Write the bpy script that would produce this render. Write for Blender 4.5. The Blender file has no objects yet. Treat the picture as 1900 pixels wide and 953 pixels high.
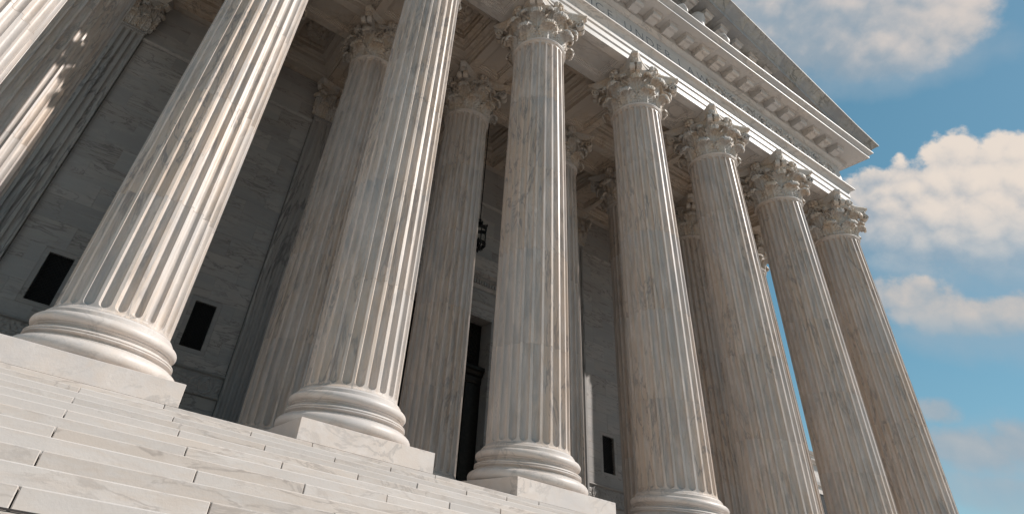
import bpy, bmesh, math, random
from mathutils import Vector, Matrix, noise as mnoise
R_ = math.radians
random.seed(7)
K = 4.5                      # one unit of the layout (a column bay) in metres
S = bpy.context.scene
COL = S.collection

# ------------------------------------------------------------------ camera
cam_d = bpy.data.cameras.new('camera'); cam = bpy.data.objects.new('camera', cam_d); COL.objects.link(cam)
cr = Vector((0.84532325, -0.51588303, 0.13890033)); cu = Vector((-0.3987389, -0.43616961, 0.80669905)); cf = Vector((0.35557825, 0.73730643, 0.57440695))
cam.matrix_world = Matrix(((cr.x, cu.x, -cf.x, 2.022206*K), (cr.y, cu.y, -cf.y, -2.379327*K), (cr.z, cu.z, -cf.z, -0.363001*K), (0, 0, 0, 1)))
cam_d.sensor_width = 36; cam_d.lens = 36*1040.375/1900
cam_d.shift_x = 167.8144/1900; cam_d.shift_y = -129.1717/1900
cam_d.clip_start = .05; cam_d.clip_end = 6000
S.camera = cam

# ------------------------------------------------------------------ sky, sun, exposure
SUN_EL = 39.0; SUN_AZ = 123.5          # azimuth clockwise from +Y
class N:
    """tiny expression wrapper round shader sockets"""
    def __init__(s, t, o): s.t = t; s.o = o
    def m(s, op, b=None, c=None, clamp=False):
        n = s.t.nodes.new('ShaderNodeMath'); n.operation = op; n.use_clamp = clamp
        for i, v in enumerate((s, b, c)):
            if v is None: continue
            if isinstance(v, N): s.t.links.new(v.o, n.inputs[i])
            else: n.inputs[i].default_value = v
        return N(s.t, n.outputs[0])
    def __add__(s, b): return s.m('ADD', b)
    def __sub__(s, b): return s.m('SUBTRACT', b)
    def __mul__(s, b): return s.m('MULTIPLY', b)
    def __truediv__(s, b): return s.m('DIVIDE', b)
    def mx(s, b): return s.m('MAXIMUM', b)
    def mn(s, b): return s.m('MINIMUM', b)
    def pw(s, b): return s.m('POWER', b)
    def smax(s, b, k): return s.m('SMOOTH_MAX', b, k)
    def abs(s): return s.m('ABSOLUTE')
    def ss(s, a, b, c=0., d=1.):
        n = s.t.nodes.new('ShaderNodeMapRange'); n.interpolation_type = 'SMOOTHSTEP'
        s.t.links.new(s.o, n.inputs[0])
        for i, v in zip((1, 2, 3, 4), (a, b, c, d)): n.inputs[i].default_value = v
        return N(s.t, n.outputs[0])
def vec_dot(t, vs, v):
    n = t.nodes.new('ShaderNodeVectorMath'); n.operation = 'DOT_PRODUCT'; t.links.new(vs, n.inputs[0]); n.inputs[1].default_value = v
    return N(t, n.outputs['Value'])
def noise(t, vs, scale, detail=6, rough=.55, lac=2., dist=0., out='Fac'):
    n = t.nodes.new('ShaderNodeTexNoise'); n.inputs['Scale'].default_value = scale; n.inputs['Detail'].default_value = detail
    n.inputs['Roughness'].default_value = rough; n.inputs['Lacunarity'].default_value = lac; n.inputs['Distortion'].default_value = dist
    t.links.new(vs, n.inputs['Vector'])
    return N(t, n.outputs[out])
def cmix(t, f, a, b, mode='MIX'):
    n = t.nodes.new('ShaderNodeMix'); n.data_type = 'RGBA'; n.blend_type = mode
    if isinstance(f, N): t.links.new(f.o, n.inputs[0])
    else: n.inputs[0].default_value = f
    for i, v in ((6, a), (7, b)):
        if hasattr(v, 'is_linked'): t.links.new(v, n.inputs[i])
        else: n.inputs[i].default_value = (*v, 1) if len(v) == 3 else v
    return n.outputs[2]

W = bpy.data.worlds.new('World'); S.world = W; W.use_nodes = True
wt = W.node_tree; wt.nodes.clear()
SKY_STR = .135
def build_sky():
    t = wt
    out = t.nodes.new('ShaderNodeOutputWorld'); bg = t.nodes.new('ShaderNodeBackground'); bg.inputs[1].default_value = SKY_STR
    t.links.new(bg.outputs[0], out.inputs[0])
    sky = t.nodes.new('ShaderNodeTexSky'); sky.sky_type = 'NISHITA'; sky.sun_disc = False
    sky.sun_elevation = R_(SUN_EL); sky.sun_rotation = R_(SUN_AZ); sky.air_density = 1.0; sky.dust_density = .25; sky.ozone_density = 1.6
    tc = t.nodes.new('ShaderNodeTexCoord'); D = tc.outputs['Generated']
    # heading of the cloud bank to the right of the portico (a fixed compass direction)
    w = vec_dot(t, D, (0.86774384, 0.23291637, 0.43905648)); wpos = w.mx(.05)
    px = vec_dot(t, D, (0.35232283, -0.91135022, -0.21286005)) / wpos
    py = vec_dot(t, D, (-0.35055563, -0.33939761, 0.87288029)) / wpos
    def warped(vs, amt, sc):
        nz = t.nodes.new('ShaderNodeTexNoise'); nz.inputs['Scale'].default_value = sc; nz.inputs['Detail'].default_value = 2; t.links.new(vs, nz.inputs['Vector'])
        ma = t.nodes.new('ShaderNodeVectorMath'); ma.operation = 'MULTIPLY_ADD'; t.links.new(nz.outputs['Color'], ma.inputs[0]); ma.inputs[1].default_value = (amt,)*3; t.links.new(vs, ma.inputs[2])
        return ma.outputs[0]
    def vor(vs, sc):
        n = t.nodes.new('ShaderNodeTexVoronoi'); n.inputs['Scale'].default_value = sc; t.links.new(vs, n.inputs['Vector']); return N(t, n.outputs['Distance'])
    v0 = warped(D, .035, 22.)
    off = t.nodes.new('ShaderNodeVectorMath'); off.operation = 'ADD'; t.links.new(v0, off.inputs[0]); off.inputs[1].default_value = (.002, -.012, .012)
    va = vor(v0, 13.); vb = vor(v0, 31.); fine = noise(t, D, 75., 4, .62)-.5
    pf_ = (va*-1.+.48)*.55 + (vb*-1.+.48)*.46 + fine*.55
    relief = (vor(off.outputs[0], 13.)-va)*.55 + (vor(off.outputs[0], 31.)-vb)*.46 + fine*.25
    big = noise(t, D, 8., 2, .5); soft = noise(t, D, 18., 5, .58)
    def blobs(L, k=.25):
        f = None
        for cx, cy, rx, ry in L:
            a = (px-cx)/rx; b = (py-cy)/ry
            g = (a*a+b*b)*-1.+1.
            f = g if f is None else f.smax(g, k)
        return f
    A = blobs(CLOUD_A); B = blobs(CLOUD_B); C = blobs(CLOUD_C); Dd = blobs(CLOUD_D)
    ts = (soft-.5)*1.6+(big-.5)*.9
    foot = py.ss(-.055, .075)                              # the bank thins out towards its flat foot
    dB = (B*1.35 + pf_*1.6 + ts*.45 - .04).ss(.0, .50)*foot
    footC = py.ss(-.125, -.045); footD = py.ss(-.30, -.215)
    dA = (A*1.1 + ts*.9 + pf_*.9).ss(-.3, .6)*py.ss(.225, .30, .35, 1.); dC = (C*.95 + ts*.7 + pf_*1.3).ss(.0, .7, 0, .95)*footC.ss(0, 1, .25, 1); dD = (Dd*1.2 + ts*.8 + pf_*1.2).ss(-.1, .9, 0, .85)*footD.ss(0, 1, .35, 1)
    bB = (py*4.6 + px*1.5 + relief*1.0 + pf_*.5 + (big-.5)*1.2 + (soft-.5)*.6 + .10).ss(-.40, .80)
    bA = (px*2.0 + py*2.0 + relief*.8 + ts*.7 - .26).ss(-.1, .9)
    bC = (relief*.7 + ts*.5 + pf_*.5 + .45).ss(-.1, 1.0)*footC.ss(0, 1, .4, 1)
    k = 1./SKY_STR
    cA = cmix(t, bA, (.25*k, .32*k, .385*k), (.60*k, .54*k, .50*k)); cB = cmix(t, bB, (.25*k, .325*k, .40*k), (.70*k, .62*k, .55*k)); cC = cmix(t, bC, (.28*k, .35*k, .41*k), (.58*k, .515*k, .465*k))
    # scattered cloud added over the unseen sky, coverage set for fill light
    g1 = noise(t, D, 2.6, 4, .58); g2 = big
    near = w.ss(.80, .90)
    elev = vec_dot(t, D, (0, 0, 1.))
    dG = (g1*1.0 + (g2-.5)*.35).ss(.53, .68)*(near*-1.+1.)*elev.ss(.02, .18)
    cG = cmix(t, g2.ss(.35, .7), (.33*k, .38*k, .44*k), (.72*k, .68*k, .63*k))
    # a little haze and colour bias of the clear sky
    hs = t.nodes.new('ShaderNodeHueSaturation'); gm = t.nodes.new('ShaderNodeGamma'); gm.inputs[1].default_value = .68; t.links.new(sky.outputs[0], gm.inputs[0]); t.links.new(gm.outputs[0], hs.inputs['Color']); hs.inputs['Saturation'].default_value = SKY_SAT; hs.inputs['Value'].default_value = SKY_VAL; hs.inputs['Hue'].default_value = SKY_HUE
    c = hs.outputs[0]
    veil = (blobs(VEIL, .4) + ts*.8).ss(-.2, 1.2, 0, .55)
    c = cmix(t, dG, c, cG); c = cmix(t, veil, c, (.30*k, .375*k, .44*k)); c = cmix(t, dD, c, cC); c = cmix(t, dC, c, cC); c = cmix(t, dA, c, cA); c = cmix(t, dB, c, cB)
    t.links.new(c, bg.inputs[0])
SKY_SAT = 1.42; SKY_VAL = 1.06; SKY_HUE = .472
CLOUD_A = [(-.085,.385,.17,.095),(.005,.35,.085,.08),(-.03,.285,.09,.04),(-.12,.34,.12,.08),(.035,.325,.06,.06)]
CLOUD_B = [(.026,.115,.042,.058),(-.016,.085,.045,.055),(-.060,.092,.036,.042),(.078,.115,.04,.052),(.11,.105,.04,.05),(.03,.045,.12,.085),(-.035,.03,.085,.07),(.09,.02,.09,.09),(-.06,.05,.06,.06)]
CLOUD_C = [(-.025,-.055,.06,.036),(.025,-.072,.08,.034),(.08,-.065,.06,.03),(-.06,-.05,.03,.024)]
VEIL = [(.03,-.01,.13,.06),(.03,-.09,.12,.05),(.04,-.25,.10,.07),(-.03,.27,.16,.05)]
CLOUD_D = [(.01,-.235,.065,.034),(.06,-.22,.06,.036),(-.015,-.19,.03,.024),(.04,-.285,.09,.03)]
build_sky()
W.cycles.sampling_method = 'MANUAL'; W.cycles.sample_map_resolution = 512

sd = bpy.data.lights.new('sun', 'SUN'); sun = bpy.data.objects.new('sun', sd); COL.objects.link(sun)
sd.energy = 4.35; sd.angle = R_(.53); sd.color = (1.0, .943, .885)
saz = R_(SUN_AZ); sel = R_(SUN_EL)
sdir = Vector((math.sin(saz)*math.cos(sel), math.cos(saz)*math.cos(sel), math.sin(sel)))
sun.rotation_euler = sdir.to_track_quat('Z', 'Y').to_euler()
sun.location = sdir*60
S.view_settings.view_transform = 'Standard'; S.view_settings.look = 'None'; S.view_settings.exposure = 0.20; S.view_settings.gamma = 1.0
S.view_settings.use_curve_mapping = False
S.cycles.diffuse_bounces = 4; S.cycles.glossy_bounces = 1; S.cycles.transmission_bounces = 3; S.cycles.max_bounces = 6; S.cycles.adaptive_threshold = .02

# ------------------------------------------------------------------ materials
def newmat(name):
    m = bpy.data.materials.new(name); m.use_nodes = True
    t = m.node_tree; b = t.nodes['Principled BSDF']
    return m, t, b
def marble(name, light, grey, warm, warm_amt=.5, vein=.6, vein_col=(.16, .16, .17), scale=1., stretch=(1, 1, .35), tilt=(0, 0, 0), rough=.5, var=.12, bump=.12, holes=0., jit=1., lg=.6, lo=.38, hi=.66):
    m, t, b = newmat(name)
    geo = t.nodes.new('ShaderNodeNewGeometry'); oi = t.nodes.new('ShaderNodeObjectInfo')
    rnd = N(t, oi.outputs['Random'])
    comb = t.nodes.new('ShaderNodeCombineXYZ')
    for i, kx in enumerate((37., 71., 53.)): t.links.new((rnd*(kx*jit)).o, comb.inputs[i])
    mp = t.nodes.new('ShaderNodeMapping'); t.links.new(geo.outputs['Position'], mp.inputs[0])
    mp.inputs['Rotation'].default_value = [R_(a) for a in tilt]; mp.inputs['Scale'].default_value = stretch
    add = t.nodes.new('ShaderNodeVectorMath'); t.links.new(mp.outputs[0], add.inputs[0]); t.links.new(comb.outputs[0], add.inputs[1])
    P = add.outputs[0]
    n1 = noise(t, P, .55*scale, 2, .5); n2 = noise(t, P, 1.9*scale, 4, .62, dist=.8); n3 = noise(t, P, 1.05*scale, 5, .62, dist=1.0)
    n4 = noise(t, P, 5.5*scale, 5, .65)
    cloud = (n1*lg + n2*(1-lg)).ss(lo, hi)
    c = cmix(t, cloud, grey, light)
    wm = (n4*.45+n1*.55).ss(.42, .62)*warm_amt
    c = cmix(t, wm, c, warm)
    v1 = ((n3-.5).abs()*-1.+1.).ss(.965, 1.0)*n1.ss(.40, .62)
    v2 = ((n4-.5).abs()*-1.+1.).ss(.975, 1.0)*n2.ss(.50, .66)
    c = cmix(t, v1*vein, c, vein_col); c = cmix(t, v2*(vein*.55), c, vein_col)
    if holes:
        vo = t.nodes.new('ShaderNodeTexVoronoi'); vo.inputs['Scale'].default_value = 17; t.links.new(geo.outputs['Position'], vo.inputs['Vector'])
        hm = N(t, vo.outputs['Distance']).ss(.10, .2, 1, 0)*noise(t, geo.outputs['Position'], 6, 2, .5).ss(.5, .58)
        c = cmix(t, hm*holes, c, (.035, .028, .022))
    val = rnd*var + (1-var*.5)
    mul = t.nodes.new('ShaderNodeVectorMath'); mul.operation = 'SCALE'; t.links.new(c, mul.inputs[0]); t.links.new(val.o, mul.inputs['Scale'])
    t.links.new(mul.outputs[0], b.inputs['Base Color'])
    b.inputs['Roughness'].default_value = rough; b.inputs['Specular IOR Level'].default_value = .35
    bp = t.nodes.new('ShaderNodeBump'); bp.inputs['Strength'].default_value = bump; bp.inputs['Distance'].default_value = .02
    fn = noise(t, geo.outputs['Position'], 30, 3, .65)
    t.links.new(fn.o, bp.inputs['Height']); t.links.new(bp.outputs[0], b.inputs['Normal'])
    return m
def plain(name, col, rough=.5, metal=0., nscale=8., namp=.25, bump=.05):
    m, t, b = newmat(name)
    geo = t.nodes.new('ShaderNodeNewGeometry')
    n = noise(t, geo.outputs['Position'], nscale, 6, .6)
    c = cmix(t, n.ss(.3, .7), tuple(x*(1-namp) for x in col), tuple(min(1, x*(1+namp)) for x in col))
    t.links.new(c, b.inputs['Base Color']); b.inputs['Roughness'].default_value = rough; b.inputs['Metallic'].default_value = metal
    bp = t.nodes.new('ShaderNodeBump'); bp.inputs['Strength'].default_value = bump; t.links.new(n.o, bp.inputs['Height']); t.links.new(bp.outputs[0], b.inputs['Normal'])
    return m
M = {}
M['shaft'] = marble('column_marble', (.635, .56, .505), (.435, .405, .385), (.50, .385, .29), .6, .6, (.20, .19, .195), 1.7, (1, 1, .20), (0, 9, 0), .42, .09, jit=.012, lg=.3, lo=.34, hi=.62)
M['base'] = marble('base_marble', (.67, .61, .565), (.54, .50, .475), (.56, .455, .37), .4, .4, (.27, .25, .24), .8, (1, 1, 1.3), (20, 10, 0), .45, .05)
M['step'] = marble('step_marble', (.585, .54, .505), (.515, .475, .445), (.50, .415, .345), .5, .5, (.26, .225, .205), 1.5, (.5, 1, 2.0), (0, 14, 0), .6, .17, .10)
M['capital'] = marble('capital_marble', (.66, .62, .575), (.50, .47, .44), (.50, .35, .21), .6, .3, (.2, .18, .17), 3.2, (1, 1, 1), (0, 0, 0), .6, .05, .4, .95)
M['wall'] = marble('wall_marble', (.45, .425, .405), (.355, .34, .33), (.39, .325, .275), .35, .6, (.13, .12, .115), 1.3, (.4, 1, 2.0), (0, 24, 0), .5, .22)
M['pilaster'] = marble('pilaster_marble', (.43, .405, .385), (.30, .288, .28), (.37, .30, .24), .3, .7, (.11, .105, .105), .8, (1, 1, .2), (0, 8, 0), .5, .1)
M['entab'] = marble('entablature_marble', (.655, .615, .58), (.50, .48, .465), (.52, .43, .345), .36, .5, (.22, .205, .20), 1.1, (.5, 1, 1.3), (0, 12, 0), .5, .10)
M['roofstone'] = marble('weathered_cornice_marble', (.45, .435, .425), (.28, .28, .285), (.30, .26, .18), .42, .6, (.09, .09, .09), 1.3, (1, 1, .7), (0, 0, 0), .7, .16, .25)
M['ceil'] = marble('ceiling_marble', (.60, .525, .45), (.48, .42, .365), (.48, .355, .25), .55, .5, (.17, .14, .12), .9, (1, 1, 1), (0, 0, 30), .55, .08)
M['letter'] = plain('letter_shade_stone', (.12, .13, .15), .8)  # flat letters; the dark colour stands in for shade inside cut grooves
M['black'] = plain('blackened_iron', (.010, .010, .011), .55, .3, 20, .3)
M['void'] = plain('dark_window_glass', (.003, .003, .003), .6, 0, 5, .2)
M['bronze'] = plain('dark_bronze', (.020, .016, .012), .45, .6, 10, .35)
M['joint'] = plain('dark_joint_sealant', (.035, .03, .028), .8)
M['backing'] = plain('mortar_backing', (.16, .15, .145), .85)
M['plaza'] = marble('plaza_stone', (.37, .32, .275), (.31, .27, .235), (.34, .275, .22), .5, .3, (.25, .23, .22), .3, (1, 1, 1), (0, 0, 0), .7, .05)
def glassmat():
    m, t, b = newmat('lantern_glass'); b.inputs['Base Color'].default_value = (.8, .82, .8, 1); b.inputs['Roughness'].default_value = .08
    b.inputs['Transmission Weight'].default_value = 1.; b.inputs['IOR'].default_value = 1.15
    nz = noise(t, t.nodes.new('ShaderNodeTexCoord').outputs['Object'], 14, 3, .5)
    t.links.new(nz.ss(.2, .8, .05, .22).o, b.inputs['Roughness'])
    return m
M['glass'] = glassmat()

# ------------------------------------------------------------------ mesh helpers (layout units, scaled by K when built)
class MB:
    def __init__(s): s.v = []; s.f = []
    def add(s, vs, fs):
        o = len(s.v); s.v += [tuple(v) for v in vs]; s.f += [tuple(i+o for i in f) for f in fs]; return s
    def box(s, x0, x1, y0, y1, z0, z1):
        return s.add([(x0,y0,z0),(x1,y0,z0),(x1,y1,z0),(x0,y1,z0),(x0,y0,z1),(x1,y0,z1),(x1,y1,z1),(x0,y1,z1)],
                     [(0,3,2,1),(4,5,6,7),(0,1,5,4),(1,2,6,5),(2,3,7,6),(3,0,4,7)])
    def bbox(s, x0, x1, y0, y1, z0, z1, b):
        """box with chamfered edges on the outside"""
        vs = []; 
        for sx in (0, 1):
            for sy in (0, 1):
                for sz in (0, 1):
                    X = (x0, x1)[sx]; Y = (y0, y1)[sy]; Z = (z0, z1)[sz]; dx = (b, -b)[sx]; dy = (b, -b)[sy]; dz = (b, -b)[sz]
                    vs += [(X, Y+dy, Z+dz), (X+dx, Y, Z+dz), (X+dx, Y+dy, Z)]
        bm = bmesh.new(); [bm.verts.new(v) for v in vs]; r = bmesh.ops.convex_hull(bm, input=bm.verts[:])
        bmesh.ops.dissolve_limit(bm, angle_limit=R_(2), verts=bm.verts[:], edges=bm.edges[:])
        bm.verts.index_update()
        s.add([v.co[:] for v in bm.verts], [tuple(v.index for v in f.verts) for f in bm.faces]); bm.free(); return s
    def loft(s, rings, closed=True, caps=False):
        n = len(rings[0]); vs = [p for r in rings for p in r]; fs = []
        for i in range(len(rings)-1):
            for j in range(n if closed else n-1):
                k = (j+1) % n; fs.append((i*n+j, i*n+k, (i+1)*n+k, (i+1)*n+j))
        if caps: fs.append(tuple(range(n-1, -1, -1))); fs.append(tuple((len(rings)-1)*n+j for j in range(n)))
        return s.add(vs, fs)
    def lathe(s, prof, n=64, cx=0, cy=0, caps=True):
        return s.loft([[(cx+r*math.cos(2*math.pi*j/n), cy+r*math.sin(2*math.pi*j/n), z) for j in range(n)] for r, z in prof], True, caps)
    def tube(s, pts, r, n=8):
        rings = []
        for i, p in enumerate(pts):
            p = Vector(p); a = Vector(pts[max(i-1, 0)]); b = Vector(pts[min(i+1, len(pts)-1)]); d = (b-a).normalized()
            up = Vector((0, 0, 1)) if abs(d.z) < .9 else Vector((1, 0, 0)); e1 = d.cross(up).normalized(); e2 = d.cross(e1)
            rr = r[i] if isinstance(r, (list, tuple)) else r
            rings.append([tuple(p+e1*rr*math.cos(2*math.pi*j/n)+e2*rr*math.sin(2*math.pi*j/n)) for j in range(n)])
        return s.loft(rings, True, True)
    def mesh(s, name, mat, smooth=None):
        me = bpy.data.meshes.new(name); me.from_pydata([(x*K, y*K, z*K) for x, y, z in s.v], [], s.f)
        bm = bmesh.new(); bm.from_mesh(me); bmesh.ops.recalc_face_normals(bm, faces=bm.faces[:]); bm.to_mesh(me); bm.free()
        me.materials.append(mat)
        if smooth is not None:
            me.polygons.foreach_set('use_smooth', [True]*len(me.polygons)); me.set_sharp_from_angle(angle=R_(smooth))
        me.update(); return me
    def build(s, name, mat, parent=None, smooth=None, loc=(0, 0, 0)):
        return place(name, s.mesh(name, mat, smooth), parent, loc)
def place(name, me, parent=None, loc=(0, 0, 0), rz=0, scale=None):
    o = bpy.data.objects.new(name, me); COL.objects.link(o); o.parent = parent
    o.location = (loc[0]*K, loc[1]*K, loc[2]*K); o.rotation_euler = (0, 0, rz)
    if scale: o.scale = scale
    return o
def thing(name, label, cat, loc=(0, 0, 0), group=None):
    o = bpy.data.objects.new(name, None); COL.objects.link(o); o.location = tuple(c*K for c in loc); o.empty_display_size = .3
    o['label'] = label; o['category'] = cat
    o['kind'] = 'thing'
    if group: o['group'] = group
    return o
def tag(o, label, cat, group=None):
    o['label'] = label; o['category'] = cat
    if group: o['group'] = group
    return o
def structure(o): o['kind'] = 'structure'; return o

# ------------------------------------------------------------------ layout (from the photograph's geometry)
CX = [1.0, 2.0, 3.0, 4.0, 5.102, 6.105, 7.108, 8.098]; CEN = 4.551
Y2 = 1.01; YP = 1.868; YW = 1.90
ZA = 3.62                                   # underside of the architrave
ZT = 3.183                                  # astragal
HB = .195                                   # half width of beams
PW = .2898; PH = .0761                      # plinth
STEP_Y0 = -PW-.0015; STEP_H = .029897; STEP_T = .10156
XR = CX[-1]; XL = CX[0]

# ------------------------------------------------------------------ ground
gz = -STEP_H*27
structure(MB().add([(-900,-900,gz),(900,-900,gz),(900,900,gz),(-900,900,gz)], [(0,1,2,3)]).build('ground', M['plaza']))

# ------------------------------------------------------------------ stairs
stairs = thing('marble_staircase', 'broad pale marble steps climbing to the foot of the columns', 'stairs', (CEN, STEP_Y0, 0))
ox, oy = -CEN, -STEP_Y0
SL = .5275; GAP = .0022
slab_me = {}
def step_slab(x0, x1, k, par):
    y0 = STEP_Y0-(12-k)*STEP_T; z1 = -(12-k)*STEP_H; dz = random.uniform(-.0006, .0006)
    L = round(x1-x0-GAP, 4); dp = STEP_T+.03
    key = (L,)
    if key not in slab_me: slab_me[key] = MB().bbox(0, L, 0, dp, -STEP_H+.0006, 0, .0015).mesh('step_slab', M['step'])
    return place('step_slab', slab_me[key], par, (x0+ox+GAP*.5, y0+oy+random.uniform(-.0012, .0012), z1+dz))
for k in range(-1, 13):
    off = 1.995 if k % 2 else 2.2614
    if k == 12: off = 2.247
    i0 = -4; 
    for i in range(-3, 9 if k > 4 else 7):
        x0 = off+i*SL
        if x0 < .35: continue
        step_slab(x0, x0+SL, k, stairs)
far = MB(); XA, XB = -1.5, 10.6
for k in range(-14, 13):
    y0 = STEP_Y0-(12-k)*STEP_T; z1 = -(12-k)*STEP_H
    if k < -1: segs = [(XA, XB)]
    else:
        off = 2.247 if k == 12 else (1.995 if k % 2 else 2.2614)
        lo = min(off+i*SL for i in range(-3, 9) if off+i*SL >= .35); hi = off+(9 if k > 4 else 7)*SL
        segs = [(XA, lo-GAP), (hi+GAP, XB)]
    for a, b in segs: far.box(a+ox, b+ox, y0+oy, y0+oy+STEP_T+.03, z1-STEP_H+.0006, z1)
o = far.build('step_run', M['step'], stairs); o['kind'] = 'stuff'
core = MB()
for k in range(-14, 13):
    y0 = STEP_Y0-(12-k)*STEP_T; z1 = -(12-k)*STEP_H
    core.box(XA+.02+ox, XB-.02+ox, y0+oy+.012, y0+oy+STEP_T+.035, gz, z1-STEP_H*.35)
core.build('stair_core', M['joint'], stairs)
y0 = STEP_Y0-12*STEP_T; z1 = -12*STEP_H
MB().box(.35+ox, 2.35+ox, y0+oy-.0012, y0+oy+.004, z1+.0004, z1+.0028).build('joint_strip', M['joint'], stairs)
pf = MB().box(XA, XB, STEP_Y0+STEP_T+.031, YW+.3, -STEP_H*6, -.0016)
structure(pf.build('portico_floor', M['step']))

# ------------------------------------------------------------------ columns
NF = 24
def shaft_radius(z):
    t = max(0, min(1, (z-.26)/(3.15-.26))); return .2098-.0158*t**1.7
def flute_ring(z, amt, R=None):
    R = R or shaft_radius(z); pts = []
    pitch = 2*math.pi/NF; hw = pitch*.385
    w = hw*max(amt, .02); dep = R*hw*1.10*amt
    for i in range(NF):
        c = i*pitch
        pts.append((c-pitch*.5, R))
        for t in (-1, -.92, -.72, -.4, 0, .4, .72, .92, 1):
            pts.append((c+w*t, R-dep*math.sqrt(max(0, 1-t*t))))
    return [(r*math.cos(a), r*math.sin(a), z) for a, r in pts]
FL0, FL1 = .262, 3.150
def flute_amt(z):
    e = .0185
    for zz, sgn in ((FL0, 1), (FL1, -1)):
        d = (z-zz)*sgn
        if d <= 0: return 0.
        if d < e: return math.sqrt(1-(1-d/e)**2)
    return 1.
JZ = [.2455, .747, 1.322, 1.930, 2.575, 3.166]
def drum_mesh(i):
    z0, z1 = JZ[i], JZ[i+1]; g = .0011; zs = []
    if i == 0: zs = [z0, FL0-.004, FL0+.0004, FL0+.002, FL0+.005, FL0+.009, FL0+.014, FL0+.0185, .4, .58, z1]
    elif i == 4: zs = [z0, 2.75, 2.95, FL1-.0185, FL1-.014, FL1-.009, FL1-.005, FL1-.002, FL1-.0004, FL1+.004, z1]
    else: zs = [z0+(z1-z0)*t for t in (0, .33, .66, 1)]
    rings = []
    for j, z in enumerate(zs):
        R = shaft_radius(z)
        if i == 0 and z < FL0: R += .0125*((FL0-z)/(FL0-JZ[0]))**2
        if i == 4 and z > FL1: R += .010*((z-FL1)/(JZ[5]-FL1))**2
        rings.append(flute_ring(z, flute_amt(z), R))
    def shrink(r, f, z): return [(x*f, y*f, z) for x, y, _ in r]
    a, b = rings[0], rings[-1]
    rings = [shrink(a, .9955, z0+g*.2)] + [[(x, y, z0+g) if True else 0 for x, y, _ in a]] + rings[1:-1] + [[(x, y, z1-g) for x, y, _ in b]] + [shrink(b, .9955, z1-g*.2)]
    return MB().loft(rings, True, True).mesh('drum', M['shaft'], 28)
def torus_prof(zc, rz_, rmid, rr, n=10): return [(rmid+rr*math.cos(a), zc+rz_*math.sin(a)) for a in [(-90+180*i/n)*math.pi/180 for i in range(n+1)]]
def scotia(ra, za, rb, zb, dep, n=7):
    out = []
    for i in range(1, n):
        t = i/n; out.append((ra+(rb-ra)*t-dep*math.sin(math.pi*t), za+(zb-za)*t))
    return out
def base_mesh():
    pr = [(.24, PH)]
    pr += torus_prof(PH+.0275, .0275, .258, .0315)
    pr += [(.2625, .1312), (.2625, .1345)] + scotia(.260, .1345, .2535, .1475, .011)
    pr += [(.2545, .1475)] + torus_prof(.1515, .0038, .2548, .0052, 6) + torus_prof(.1598, .0042, .2548, .0048, 6)
    pr += [(.2535, .1645)] + scotia(.2535, .1645, .2400, .182, .014) + [(.2405, .182), (.2405, .185)]
    pr += torus_prof(.2035, .0185, .2375, .0195)
    pr += [(.2300, .2225), (.2300, .2375), (.2275, .239), (.2235, .2455), (.15, .2455)]
    return MB().lathe(pr, 96, caps=True).mesh('base', M['base'], 40)
def plinth_mesh(): return MB().bbox(-PW, PW, -PW, PW, 0, PH, .0012).mesh('plinth', M['base'])
def astragal_mesh():
    pr = [(.18, 3.1665)] + [(.2045, 3.1665), (.2045, 3.1705)] + torus_prof(3.1775, .007, .2015, .0075, 8) + [(.196, 3.1845), (.19, 3.196), (.15, 3.196)]
    return MB().lathe(pr, 96).mesh('astragal', M['base'], 40)
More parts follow.
